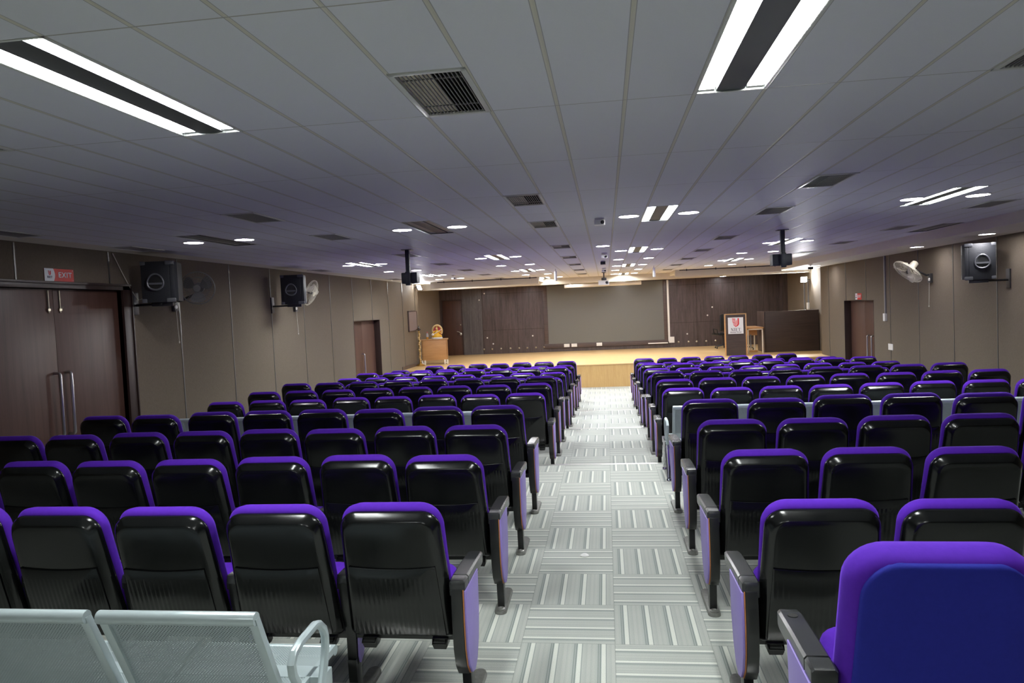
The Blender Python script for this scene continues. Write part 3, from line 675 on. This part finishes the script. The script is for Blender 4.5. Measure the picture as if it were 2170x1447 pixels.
# ------------------------------------------------------------------ wall speakers and fans
def wall_speaker(lab, x0, x1, y, z0, z1, wall, s, dy=.38):
    """s=+1 hangs on the left wall, grille towards +x"""
    t = thing('wall_speaker', lab, 'speaker', ((x0+x1)/2, y+dy/2, z0), 0, 'black loudspeakers on the side walls')
    hw, hy, hh = .21, dy/2, z1-z0; YW = s*math.radians(22)
    g = s*(hw-.085)
    # tapered cabinet: narrower at the rear
    poly = [(-s*hw, -hy*.72), (g, -hy), (g, hy), (-s*hw, hy*.72)]
    MB().loft([[(a, b, z) for a, b in poly] for z in (0, hh)]).obj('cabinet', 'speaker', t, bevel=.012)
    poly = [(g, -hy+.004), (g+s*.05, -hy+.006), (g+s*.08, -hy+.04), (g+s*.085, 0), (g+s*.08, hy-.04), (g+s*.05, hy-.006), (g, hy-.004)]
    MB().loft([[(a, b, z) for a, b in poly] for z in (.012, hh-.012)]).obj('grille', 'speaker', t, bevel=.004)
    for z in (.0, hh-.045):
        for a, b, q in ((g-s*.05, g+s*.055, -hy), (-s*(hw+.004), -s*(hw-.06), -hy*.72)):
            MB().box(min(a, b), max(a, b), q-.012, q+.03, z-(.003 if z == 0 else 0), z+.048).obj('corner_cap', 'spk_edge', t, bevel=.012)
    cx = (g-s*hw)/2; cz = hh*.5
    sh = []
    for k in range(24):
        a = 2*PI*k/24; sh.append((.100*math.cos(a)*(1-.16*math.sin(a)), .108*math.sin(a)))
    yb = -hy*.86
    rg = MB()
    Fm = lambda a, z, d: (cx+a, yb-.012+d, cz+z)
    loops = [[Fm(a*q, z*q, d) for a, z in sh] for q, d in ((1.0, .03), (1.0, -.012), (.9, -.018), (.8, -.012), (.78, .04))]
    rg.loft(loops, False, True); rg.box(cx-.08, cx+.08, yb-.026, yb-.008, cz-.034, cz-.010)
    rg.obj('handle', 'spk_edge', t, angle=50)
    MB().prism([(a*.77, z*.77) for a, z in sh], Fm, .004, .02).obj('handle_cup', 'black', t)
    t.rotation_euler = (0, 0, YW)
    inv = Matrix.Rotation(-YW, 4, 'Z'); br = MB(); wx = wall-(x0+x1)/2
    br.box(min(wx, wx+s*.02), max(wx, wx+s*.02), -.05, .05, -.14, .14, inv)
    br.tube([inv @ Vector(p) for p in ((wx, 0, -.02), (wx+s*.10, 0, -.02), (0, 0, -.02))], .016, 8); br.box(-.12, .12, -.08, .08, -.045, 0)
    br.obj('bracket', 'metal_dk', t, bevel=.004)
    return t
wall_speaker('black loudspeaker on the left wall beside the big double door', -5.70, -5.22, 8.12, 2.085, 2.585, XL, 1)
wall_speaker('black loudspeaker on the left wall, further from the big double door', -5.66, -5.2, 11.85, 2.06, 2.57, XL, 1)
wall_speaker('black loudspeaker high on the right wall', 5.22, 5.64, 11.15, 1.93, 2.455, XR, -1)
def wall_fan(lab, c, n, r, wall, wy, wz, s, cream):
    t = thing('wall_fan', lab, 'fan', (wall, wy, wz), 0, 'wall-mounted fans')
    C = Vector(c)-Vector((wall, wy, wz)); n = Vector(n).normalized()
    rot = n.to_track_quat('Z', 'Y').to_matrix().to_4x4(); T = Matrix.Translation(C) @ rot
    m = 'fan_cream' if cream else 'fan_grey'
    b = MB(); b.box(min(0, s*.05), max(0, s*.05), -.055, .055, -.12, .05); b.obj('wall_box', 'fan_dark', t, bevel=.012)
    b = MB(); b.lathe([(.03, 0), (.026, .012)], 14, Matrix.Translation((s*.05, -.03, -.06)) @ Matrix.Rotation(s*PI/2, 4, 'Y')); b.obj('knob', 'white', t)
    back = C-n*.17
    MB().tube([(s*.03, 0, .03), (s*.09, 0, .02), back-Vector((0, 0, .07)), back-Vector((0, 0, .02))], .018, 8).obj('arm', 'fan_dark', t)
    MB().lathe([(.03, -.24), (.058, -.225), (.066, -.17), (.066, -.09), (.05, -.075)], 18, T).obj('motor', m, t)
    cg = MB()
    for rr, zz, tr in ((r, 0, .007), (r*.66, .048, .0025), (r*.66, -.058, .0025)):
        cg.tube([T @ Vector((rr*math.cos(2*PI*k/36), rr*math.sin(2*PI*k/36), zz)) for k in range(37)], tr, 6, False)
    cg.tube([T @ Vector((r*math.cos(2*PI*k/36), r*math.sin(2*PI*k/36), -.02)) for k in range(37)], .006, 6, False)
    for q in range(40):
        a = 2*PI*q/40; ca, sa = math.cos(a), math.sin(a)
        cg.tube([T @ Vector((rr*ca, rr*sa, zz)) for rr, zz in ((.045, .06), (r*.66, .048), (r*.93, .022), (r, 0))], .0014, 4, False)
        cg.tube([T @ Vector((rr*ca, rr*sa, zz)) for rr, zz in ((.06, -.075), (r*.66, -.058), (r*.93, -.03), (r, -.01))], .0014, 4, False)
    cg.lathe([(.05, .058), (.045, .064), (.01, .066)], 18, T); cg.obj('cage', m, t)
    MB().lathe([(.03, -.06), (.034, -.03), (.028, .02), (.01, .03)], 16, T).obj('hub', 'fan_dark', t)
    for q in range(3):
        a0 = 2*PI*q/3+.5; lp = []
        for rr, wd in ((.03, .35), (.08, .55), (r*.55, .62), (r*.82, .52), (r*.9, .3)):
            lp.append([T @ Vector((rr*math.cos(a0+wd*g_), rr*math.sin(a0+wd*g_), -.005-.05*g_*min(1, rr/.1)+dz)) for g_, dz in ((-1, 0), (0, 0), (1, 0), (1, .003), (0, .003), (-1, .003))])
        MB().loft(lp).obj('blade', m, t)
    b = MB(); b.tube([(s*.05, -.02, -.11), (s*.055, -.02, -.3), (s*.06, -.015, -.52)], .0035, 6); b.ellipsoid((s*.06, -.015, -.54), (.009, .009, .018)); b.obj('pull_cord', 'cord', t)
wall_fan('dark wall fan facing the room, beside the nearer left loudspeaker', (-5.38, 8.95, 2.275), (.35, -.9, -.1), .215, XL, 9.12, 2.10, 1, False)
wall_fan('cream wall fan seen edge on, beside the further left loudspeaker', (-5.52, 13.0, 2.28), (.9, .0, -.38), .245, XL, 12.95, 2.06, 1, True)
wall_fan('cream wall fan tilted down on the right wall', (5.40, 13.75, 2.15), (-.68, -.10, -.72), .27, XR, 13.85, 2.06, -1, True)
t = tag(MB().tube([(XL+.01, 7.95, 2.69), (XL+.02, 8.06, 2.5), (XL+.03, 8.2, 2.28), (XL+.05, 8.3, 2.13), (XL+.09, 8.34, 2.145), (XL+.13, 8.38, 2.10), (XL+.2, 8.38, 2.07)], .0045, 6).obj('cable', 'cord'), 'thin white cable hanging from the ceiling to the left loudspeaker bracket', 'cable')

# ------------------------------------------------------------------ signs
def emblem(mb, fn, w_, h_):
    """striped shield: hatched left half, solid right bar"""
    mb.use('logo_red')
    rows = 7
    for k in range(rows):
        z0 = h_*(.5-.13*k); z1 = z0-h_*.075; q = 1-.10*max(0, k-2)
        mb.prism([(-w_*.5*q, z0+.02*h_), (-w_*.02, z0-.04*h_), (-w_*.02, z1-.04*h_), (-w_*.5*q, z1+.02*h_)], fn, 0, .002)
    mb.prism([(w_*.30, h_*.5), (w_*.5, h_*.5), (w_*.5, -h_*.18), (w_*.36, -h_*.36), (.0, -h_*.5), (-w_*.16, -h_*.44), (w_*.10, -h_*.36), (w_*.30, -h_*.14)], fn, 0, .002)
    mb.use('logo_pink')
    mb.prism([(w_*.02, h_*.2), (w_*.22, h_*.34), (w_*.28, -h_*.1), (w_*.08, -h_*.33), (-w_*.06, -h_*.38)], fn, -.0005, .0015)
def serif_text(mb, txt, fn, size, gap):
    """N I E T in a slab-serif capital letter, drawn with bars"""
    x = 0; s = size; tw = .17*s; th = .055*s
    W_ = {'N': .86, 'I': .38, 'E': .68, 'T': .74}
    tot = sum(W_[c]*s for c in txt)+gap*s*(len(txt)-1); x = -tot/2
    def bar(x0, x1, z0, z1): mb.prism([(x0, z0), (x1, z0), (x1, z1), (x0, z1)], fn, 0, .002)
    for c in txt:
        w_ = W_[c]*s; b, t_ = -s/2, s/2
        if c == 'N':
            bar(x+.10*s, x+.10*s+.08*s, b, t_); bar(x+w_-.18*s, x+w_-.10*s, b, t_)
            mb.prism([(x+.08*s, t_), (x+.26*s, t_), (x+w_-.10*s, b), (x+w_-.26*s, b)], fn, 0, .0025)
            bar(x, x+.28*s, b, b+th); bar(x+w_-.28*s, x+w_, t_-th, t_); bar(x, x+.14*s, t_-th, t_)
        if c == 'I': bar(x+w_/2-tw/2, x+w_/2+tw/2, b, t_); bar(x, x+w_, b, b+th); bar(x, x+w_, t_-th, t_)
        if c == 'E':
            bar(x+.08*s, x+.08*s+tw, b, t_); bar(x, x+w_, b, b+th); bar(x, x+w_, t_-th, t_); bar(x+.08*s, x+w_*.78, -th/2, th/2)
            bar(x+w_-.05*s, x+w_, b, b+.26*s); bar(x+w_-.05*s, x+w_, t_-.22*s, t_); bar(x+w_*.74, x+w_*.80, -.12*s, .12*s)
        if c == 'T': bar(x+w_/2-tw/2, x+w_/2+tw/2, b, t_); bar(x, x+w_, t_-th, t_); bar(x+.2*s, x+w_-.2*s, b, b+th); bar(x, x+.05*s, t_-.26*s, t_); bar(x+w_-.05*s, x+w_, t_-.26*s, t_)
        x += w_+gap*s
def exit_sign(lab, wall, s, yc, zc, w_, h_):
    t = thing('exit_sign', lab, 'sign', (wall, yc, zc))
    # a runs left to right as read, z up; on the left wall reading direction is +y, on the right wall -y
    fn = lambda a, z, d: (s*(.006+d), s*a, z)
    MB().prism([(-w_/2, -h_/2), (w_/2, -h_/2), (w_/2, h_/2), (-w_/2, h_/2)], fn, -.006, 0).obj('plate', 'red', t)
    ed = [(-w_/2, -h_/2)]+[(-w_/2+w_*(.30+.05*math.sin(PI*k/10)), -h_/2+h_*k/10) for k in range(11)]+[(-w_/2, h_/2)]
    MB().prism(ed, fn, 0, .0012).obj('white_field', 'sign_white', t)
    b = MB(); cx = -w_*.335
    emblem(b, lambda a, z, d: fn(a+cx, z+h_*.14, d+.0012), h_*.28, h_*.36); b.obj('emblem', 'logo_red', t)
    b = MB(); serif_text(b, 'NIET', lambda a, z, d: fn(a+cx, z-h_*.18, d+.0012), h_*.17, .1); b.obj('lettering', 'ink', t)
    link('lettering', text_mesh('EXIT', h_*.60, 'sign_white', lambda x, y, z: fn(x*1.08+w_*.19, y, z+.002), .001, bold=.0012, space=1.12), t)
    for a in (-.46, .46):
        for z in (-.4, .4): MB().lathe([(.004, 0), (.003, .003)], 8, Matrix.Translation(fn(a*w_, z*h_, .001)) @ Matrix.Rotation(s*PI/2, 4, 'Y')).obj('screw', 'sign_white', t)
exit_sign('red and white EXIT sign above the big double door on the left', XL, 1, 7.08, 2.395, .42, .135)
exit_sign('red and white EXIT sign above the double door on the right wall', XR, -1, 17.64, 1.735, .40, .145)

# ------------------------------------------------------------------ wall bits
def plate(name, lab, cat, b, m='white', bev=.004): return tag(b.obj(name, m, bevel=bev), lab, cat)
t = thing('conduit_box', 'grey cable conduit running down the right wall to a white switch box', 'conduit', (XR, 16.0, 1.2))
MB().box(-.03, 0, -.022, .022, .1, 1.37).obj('conduit', 'conduit', t, bevel=.003); MB().box(-.05, 0, -.055, .055, -.0, .16).obj('switch_box', 'white', t, bevel=.006)
plate('switch_plate', 'white switch plate low on the right wall', 'switch', MB().box(XR-.012, XR, 15.66, 15.90, .60, .73))
plate('socket_plate', 'white socket plate low on the left wall by the podium', 'socket', MB().box(XL, XL+.012, 21.85, 22.0, .36, .50))
t = thing('notice_board', 'small brown notice board on the left wall near the stage', 'board', (XL, 21.2, 1.27))
MB().box(.012, .03, -.44, .44, .01, .59).obj('panel', 'board', t); b = MB(); b.box(0, .04, -.47, .47, -.01, .012).box(0, .04, -.47, .47, .588, .61).box(0, .04, -.47, -.44, -.01, .61).box(0, .04, .44, .47, -.01, .61); b.obj('frame', 'screen_frame', t, bevel=.003)
def floodlight(lab, c, n, wall_x_):
    t = thing('floodlight', lab, 'floodlight', c); n = Vector(n).normalized(); T = n.to_track_quat('Z', 'Y').to_matrix().to_4x4()
    MB().loft([[T @ Vector((a*w_, b*w_*.75, z)) for a, b in ((-1, -1), (1, -1), (1, 1), (-1, 1))] for w_, z in ((.06, -.07), (.10, -.03), (.11, .0))]).obj('housing', 'metal_dk', t, bevel=.006)
    MB().loft([[T @ Vector((a*w_, b*w_*.75, z)) for a, b in ((-1, -1), (1, -1), (1, 1), (-1, 1))] for w_, z in ((.098, .001), (.098, .005))]).obj('lamp', 'flood', t)
    d = wall_x_-c[0]; MB().tube([(d, 0, .0), (d*.5, 0, .0), (0, 0, 0)-n*.05 if False else tuple(-n*.06)], .015, 8).obj('bracket', 'metal_dk', t)
floodlight('glaring white floodlight on the left wall at the stage corner', (-5.72, 21.75, 2.60), (.75, -.25, .30), XL)
floodlight('glaring white floodlight on the right wall beside the stage', (6.02, 22.9, 2.30), (-.75, -.62, .10), 6.2)
t = thing('wall_conduit', 'two pale conduits running down the wall below the right floodlight', 'conduit', (6.2, 23.3, .9))
MB().box(-.03, 0, .18, .24, -.6, 1.4).obj('long_conduit', 'conduit', t); MB().box(-.025, 0, -.24, -.20, .68, 1.4).obj('short_conduit', 'conduit', t); MB().box(-.05, 0, -.30, -.14, .48, .69).obj('socket_box', 'white', t, bevel=.006)
# screen, projector screen case, conduit, sockets, studs
t = thing('wall_screen', 'large dark grey-green presentation board with a brown frame on the back wall', 'screen', (-.05, YB, .33))
MB().box(-2.05, 2.08, -.035, -.01, .14, 2.24).obj('board', 'screen', t)
b = MB(); b.box(-2.2, 2.2, -.06, 0, -.02, .14).box(-2.2, -2.05, -.05, 0, .14, 2.24).box(2.08, 2.2, -.05, 0, .14, 2.24); b.obj('frame', 'screen_frame', t, bevel=.008)
t = thing('screen_case', 'long white rolled projector screen case above the dark board', 'projector screen', (-.08, 24.6, 2.43))
MB().lathe([(.05, -1.3), (.062, -1.29), (.062, 1.29), (.05, 1.3)], 16, Matrix.Translation((0, 0, .06)) @ Matrix.Rotation(PI/2, 4, 'Y')).obj('case', 'white', t)
for q in (-1.1, 1.1): MB().box(q-.02, q+.02, -.02, .02, .10, .17).obj('hanger', 'white', t)
t = thing('cable_trunking', 'white cable trunking down the back wall right of the dark board', 'conduit', (2.2, YB, .3))
MB().box(-.04, .03, -.06, 0, .1, 2.28).obj('vertical_trunking', 'white', t, bevel=.004); MB().box(-.02, .17, -.09, 0, .05, .26).obj('junction_box', 'white', t, bevel=.006)
tag(MB().box(1.45, 2.14, YB-.10, YB-.062, .335, .375).obj('floor_trunking', 'white', bevel=.003), 'short white trunking along the foot of the dark board, right end', 'conduit')
for i, x in enumerate((-1.45, -1.18, -.28)): plate('socket_plate', 'white socket plate under the dark board, %s from the left' % ORD[i], 'socket', MB().box(x-.1, x+.1, YB-.075, YB-.058, .335, .45)); COL.objects[-1]['group'] = 'sockets under the board'
sx = [-4.5, -4.2, -3.87, -3.52, -3.2, -2.9, -2.58, -2.28, 2.52, 2.87, 3.15, 3.48, 3.8]
for i, x in enumerate(sx):
    o = tag(MB().lathe([(.035, 0), (.03, .02), (.012, .035)], 10, Matrix.Translation((x, YB, .36)) @ Matrix.Rotation(PI/2, 4, 'X')).obj('wall_stud', 'bolt'), 'small metal stud along the foot of the back wall, %s from the left' % ORD[i], 'stud', 'metal studs on the back wall')
for x, z, l in ((-4.36, .78, 'lower left, above another'), (-4.15, .55, 'lowest on the left'), (-2.68, .79, 'just left of the board'), (-4.4, 2.41, 'topmost on the left'), (-4.6, 2.18, 'upper left, near the door'), (3.72, 1.55, 'upper right of the board'), (3.55, 1.27, 'middle right of the board'), (2.83, .64, 'low right of the board')):
    tag(MB().lathe([(.028, 0), (.022, .015)], 10, Matrix.Translation((x, YB, z)) @ Matrix.Rotation(PI/2, 4, 'X')).obj('coat_peg', 'white'), 'tiny white peg on the dark back wall, %s' % l, 'peg', 'white pegs on the back wall')

# ------------------------------------------------------------------ things on the stage
t = thing('lectern', 'tall dark lectern with light wood edges and a white emblem sign', 'lectern', (3.67, 21.2, SZ), math.radians(-7))
MB().box(-.27, .27, 0, .02, .0, 1.185).obj('front_panel', 'walnut', t); b = MB().box(-.30, -.27, -.01, .42, 0, 1.19); b.obj('side_panel', 'oak', t, bevel=.003); MB().box(.27, .30, -.01, .42, 0, 1.19).obj('side_panel', 'oak', t, bevel=.003)
b = MB(); b.loft([[(x, y, z) for x, z in ((-.30, zz), (.30, zz), (.30, zz+.03), (-.30, zz+.03))] for y, zz in ((-.015, 1.175), (.44, 1.13))]); b.obj('top', 'oak_edge', t, bevel=.003)
sg = thing('sign_board', 'white sign with red shield emblem and NIET lettering on the lectern front', 'sign', (3.67, 21.2, SZ+.86), math.radians(-7))
fn = lambda a, z, d: (a, -.012-d, z)
MB().prism([(-.21, -.235), (.21, -.235), (.21, .235), (-.21, .235)], fn, 0, .008).obj('plate', 'sign_white', sg)
b = MB(); emblem(b, lambda a, z, d: fn(a, z+.085, d+.008), .19, .25); b.obj('emblem', 'logo_red', sg)
b = MB(); serif_text(b, 'NIET', lambda a, z, d: fn(a, z-.115, d+.008), .088, .12); b.obj('lettering', 'ink', sg)
link('lettering', text_mesh('Business School', .047, 'ink', lambda x, y, z: fn(x, y-.19, z+.010), .001, bold=.001), sg)
t = thing('desk', 'light wood desk on a white metal frame beside the lectern', 'desk', (4.30, 21.65, SZ))
MB().box(-.23, .23, 0, 1.2, .73, .77).obj('top', 'oak', t, bevel=.004)
for yy in (.03, 1.17):
    b = MB(); b.box(-.22, -.185, yy-.02, yy+.02, 0, .73).box(.185, .22, yy-.02, yy+.02, 0, .73).box(-.22, .22, yy-.02, yy+.02, .695, .73); b.obj('leg_frame', 'white_paint', t, bevel=.004)
MB().box(-.19, .12, .35, .75, .52, .69).obj('drawer', 'oak', t, bevel=.004); MB().box(-.1, -.06, .3, .34, .03, .55).obj('post', 'chrome', t); MB().box(-.18, .10, .25, .4, .03, .08).obj('foot_rail', 'oak', t)
t = thing('partition', 'dark wood control booth partition at the right of the stage', 'partition', (5.4, 22.0, SZ))
MB().box(-.76, .78, 0, .03, .0, 1.21).obj('front_panel', 'walnut', t, bevel=.004); MB().box(-.77, -.74, .0, 1.0, .0, 1.21).obj('side_panel', 'screen_frame', t, bevel=.004); MB().box(.75, .78, .03, .9, 0, 1.21).obj('side_panel', 'screen_frame', t, bevel=.004)
def office_chair(lab, x, y, rz):
    t = thing('office_chair', lab, 'chair', (x, y, SZ), rz)
    MB().loft([[(u, -.04*math.cos(u*4)+.03, v) for u, v in inset(rrect(.44, .42, .58, 1.14, .08), i_, .86)] if d == 0 else [(u, d-.04*math.cos(u*4)+.03, v) for u, v in inset(rrect(.44, .42, .58, 1.14, .08), i_, .86)] for i_, d in ((.02, 0), (0, .02), (0, .05), (.02, .07))]).obj('backrest', 'black', t)
    MB().box(-.24, .24, -.48, .02, .44, .52).obj('seat', 'black', t, bevel=.025, seg=3)
    for s in (-1, 1): MB().tube([(s*.25, -.05, .48), (s*.28, -.05, .64), (s*.28, -.30, .66), (s*.25, -.3, .48)], .018, 8).obj('armrest', 'black', t)
    MB().tube([(0, -.2, .10), (0, -.2, .45)], .025, 10).obj('stem', 'metal_dk', t)
    b = MB(); c_ = MB()
    for q in range(5):
        a = 2*PI*q/5+.3; b.tube([(0, -.2, .12), (.27*math.cos(a), -.2+.27*math.sin(a), .07)], [.025, .014], 8); c_.ellipsoid((.27*math.cos(a), -.2+.27*math.sin(a), .03), (.025, .025, .029), 10, 6)
    b.obj('base', 'metal_dk', t); c_.obj('caster', 'black', t)
office_chair('black office chair half hidden behind the lectern', 3.88, 24.3, math.radians(200))
office_chair('black office chair between the desk and the dark partition', 4.25, 23.6, math.radians(20))
t = thing('podium_table', 'light oak reception table with white feet on the left of the stage', 'table', (-5.35, 21.85, SZ), math.radians(11))
MB().box(-.40, .40, 0, .02, .13, .76).obj('front_panel', 'oak', t, bevel=.003); MB().box(-.43, .43, -.03, .50, .76, .79).obj('top', 'oak_edge', t, bevel=.004)
for x in (-.385, .385): MB().box(x-.015, x+.015, .0, .46, .10, .76).obj('side_panel', 'oak', t)
for x in (-.35, .35): b = MB(); b.box(x-.07, x-.02, -.02, .05, 0, .14).box(x+.01, x+.06, -.02, .05, 0, .14).box(x-.05, x+.05, .0, .45, .02, .06); b.obj('foot', 'white_paint', t, bevel=.004)
zt = SZ+.79
t = thing('statuette', 'small seated statuette in yellow cloth under a garlanded arch on the podium table', 'statuette', (-5.30, 22.05, zt))
MB().lathe([(.17, 0), (.18, .03), (.16, .05)], 20).obj('base', 'sign_white', t)
b = MB().lathe([(.155, .04), (.165, .07), (.15, .11), (.10, .15), (.07, .18), (.075, .22), (.062, .255), (.03, .27), (.026, .285)], 20, Matrix.Scale(.8, 4, (0, 1, 0)))
b.tube([(-.065, 0, .245), (-.11, -.04, .19), (-.05, -.10, .16)], [.024, .02, .015], 8).tube([(.065, 0, .245), (.12, -.04, .20), (.09, -.10, .20)], [.024, .02, .015], 8); b.obj('draped_body', 'gold', t)
MB().ellipsoid((0, -.01, .315), (.038, .04, .048)).obj('head', 'skin', t)
MB().lathe([(.04, .335), (.03, .37), (.012, .40)], 12).obj('crown', 'brass', t)
b = MB(); b.tube([(.15*math.cos(PI*k/16), .06, .25+.17*math.sin(PI*k/16)) for k in range(-3, 20)], .032, 8, flat=1); b.obj('arch', 'garland', t)
MB().prism([(.13*math.cos(PI*k/12), .25+.15*math.sin(PI*k/12)) for k in range(13)]+[(-.13, .05), (.13, .05)], lambda a, z, d: (a, d, z), .055, .07).obj('backing', 'pinkred', t)
b = MB(); b.tube([(-.12, -.11, .13), (.17, -.09, .29)], .010, 8); b.ellipsoid((-.11, -.11, .14), (.045, .03, .04), 12, 8); b.obj('lute', 'paper', t)
t = thing('bottle', 'clear bottle with a red cap on the podium table beside the statuette', 'bottle', (-5.60, 22.0, zt))
MB().lathe([(.036, 0), (.04, .01), (.04, .07)], 14).obj('liquid', 'amber', t); MB().lathe([(.041, .07), (.041, .13), (.03, .165), (.015, .19), (.015, .20)], 14).obj('body', 'bottle', t); MB().lathe([(.018, .20), (.018, .225), (.012, .23)], 12).obj('cap', 'pinkred', t)
t = thing('oil_lamp_stand', 'tall brass lamp stand wrapped in pale garlands left of the podium table', 'lamp stand', (-5.72, 21.45, SZ))
MB().lathe([(.13, 0), (.14, .015), (.10, .04), (.04, .07), (.022, .10)], 20).obj('base', 'brass', t)
MB().lathe([(.02, .10), (.022, 1.0), (.016, 1.08)], 12).obj('stem', 'brass', t)
b = MB()
for k in range(17): b.ellipsoid((.012*math.sin(k*1.7), .012*math.cos(k*2.1), .14+.052*k), (.034, .034, .03), 10, 6)
b.obj('garland', 'garland', t)
MB().lathe([(.02, 1.08), (.075, 1.12), (.08, 1.135), (.02, 1.12), (.018, 1.16), (.035, 1.18), (.012, 1.2), (.01, 1.24)], 18).obj('lamp_bowl', 'metal_dk', t)
tag(MB().lathe([(.03, 0), (.034, .008), (.016, .02), (.004, .021)], 9, Matrix.Translation((-.22, 5.13, .0)) @ Matrix.Scale(.7, 4, (0, 1, 0))).obj('paper_scrap', 'paper'), 'crumpled white paper scrap on the aisle carpet', 'paper')
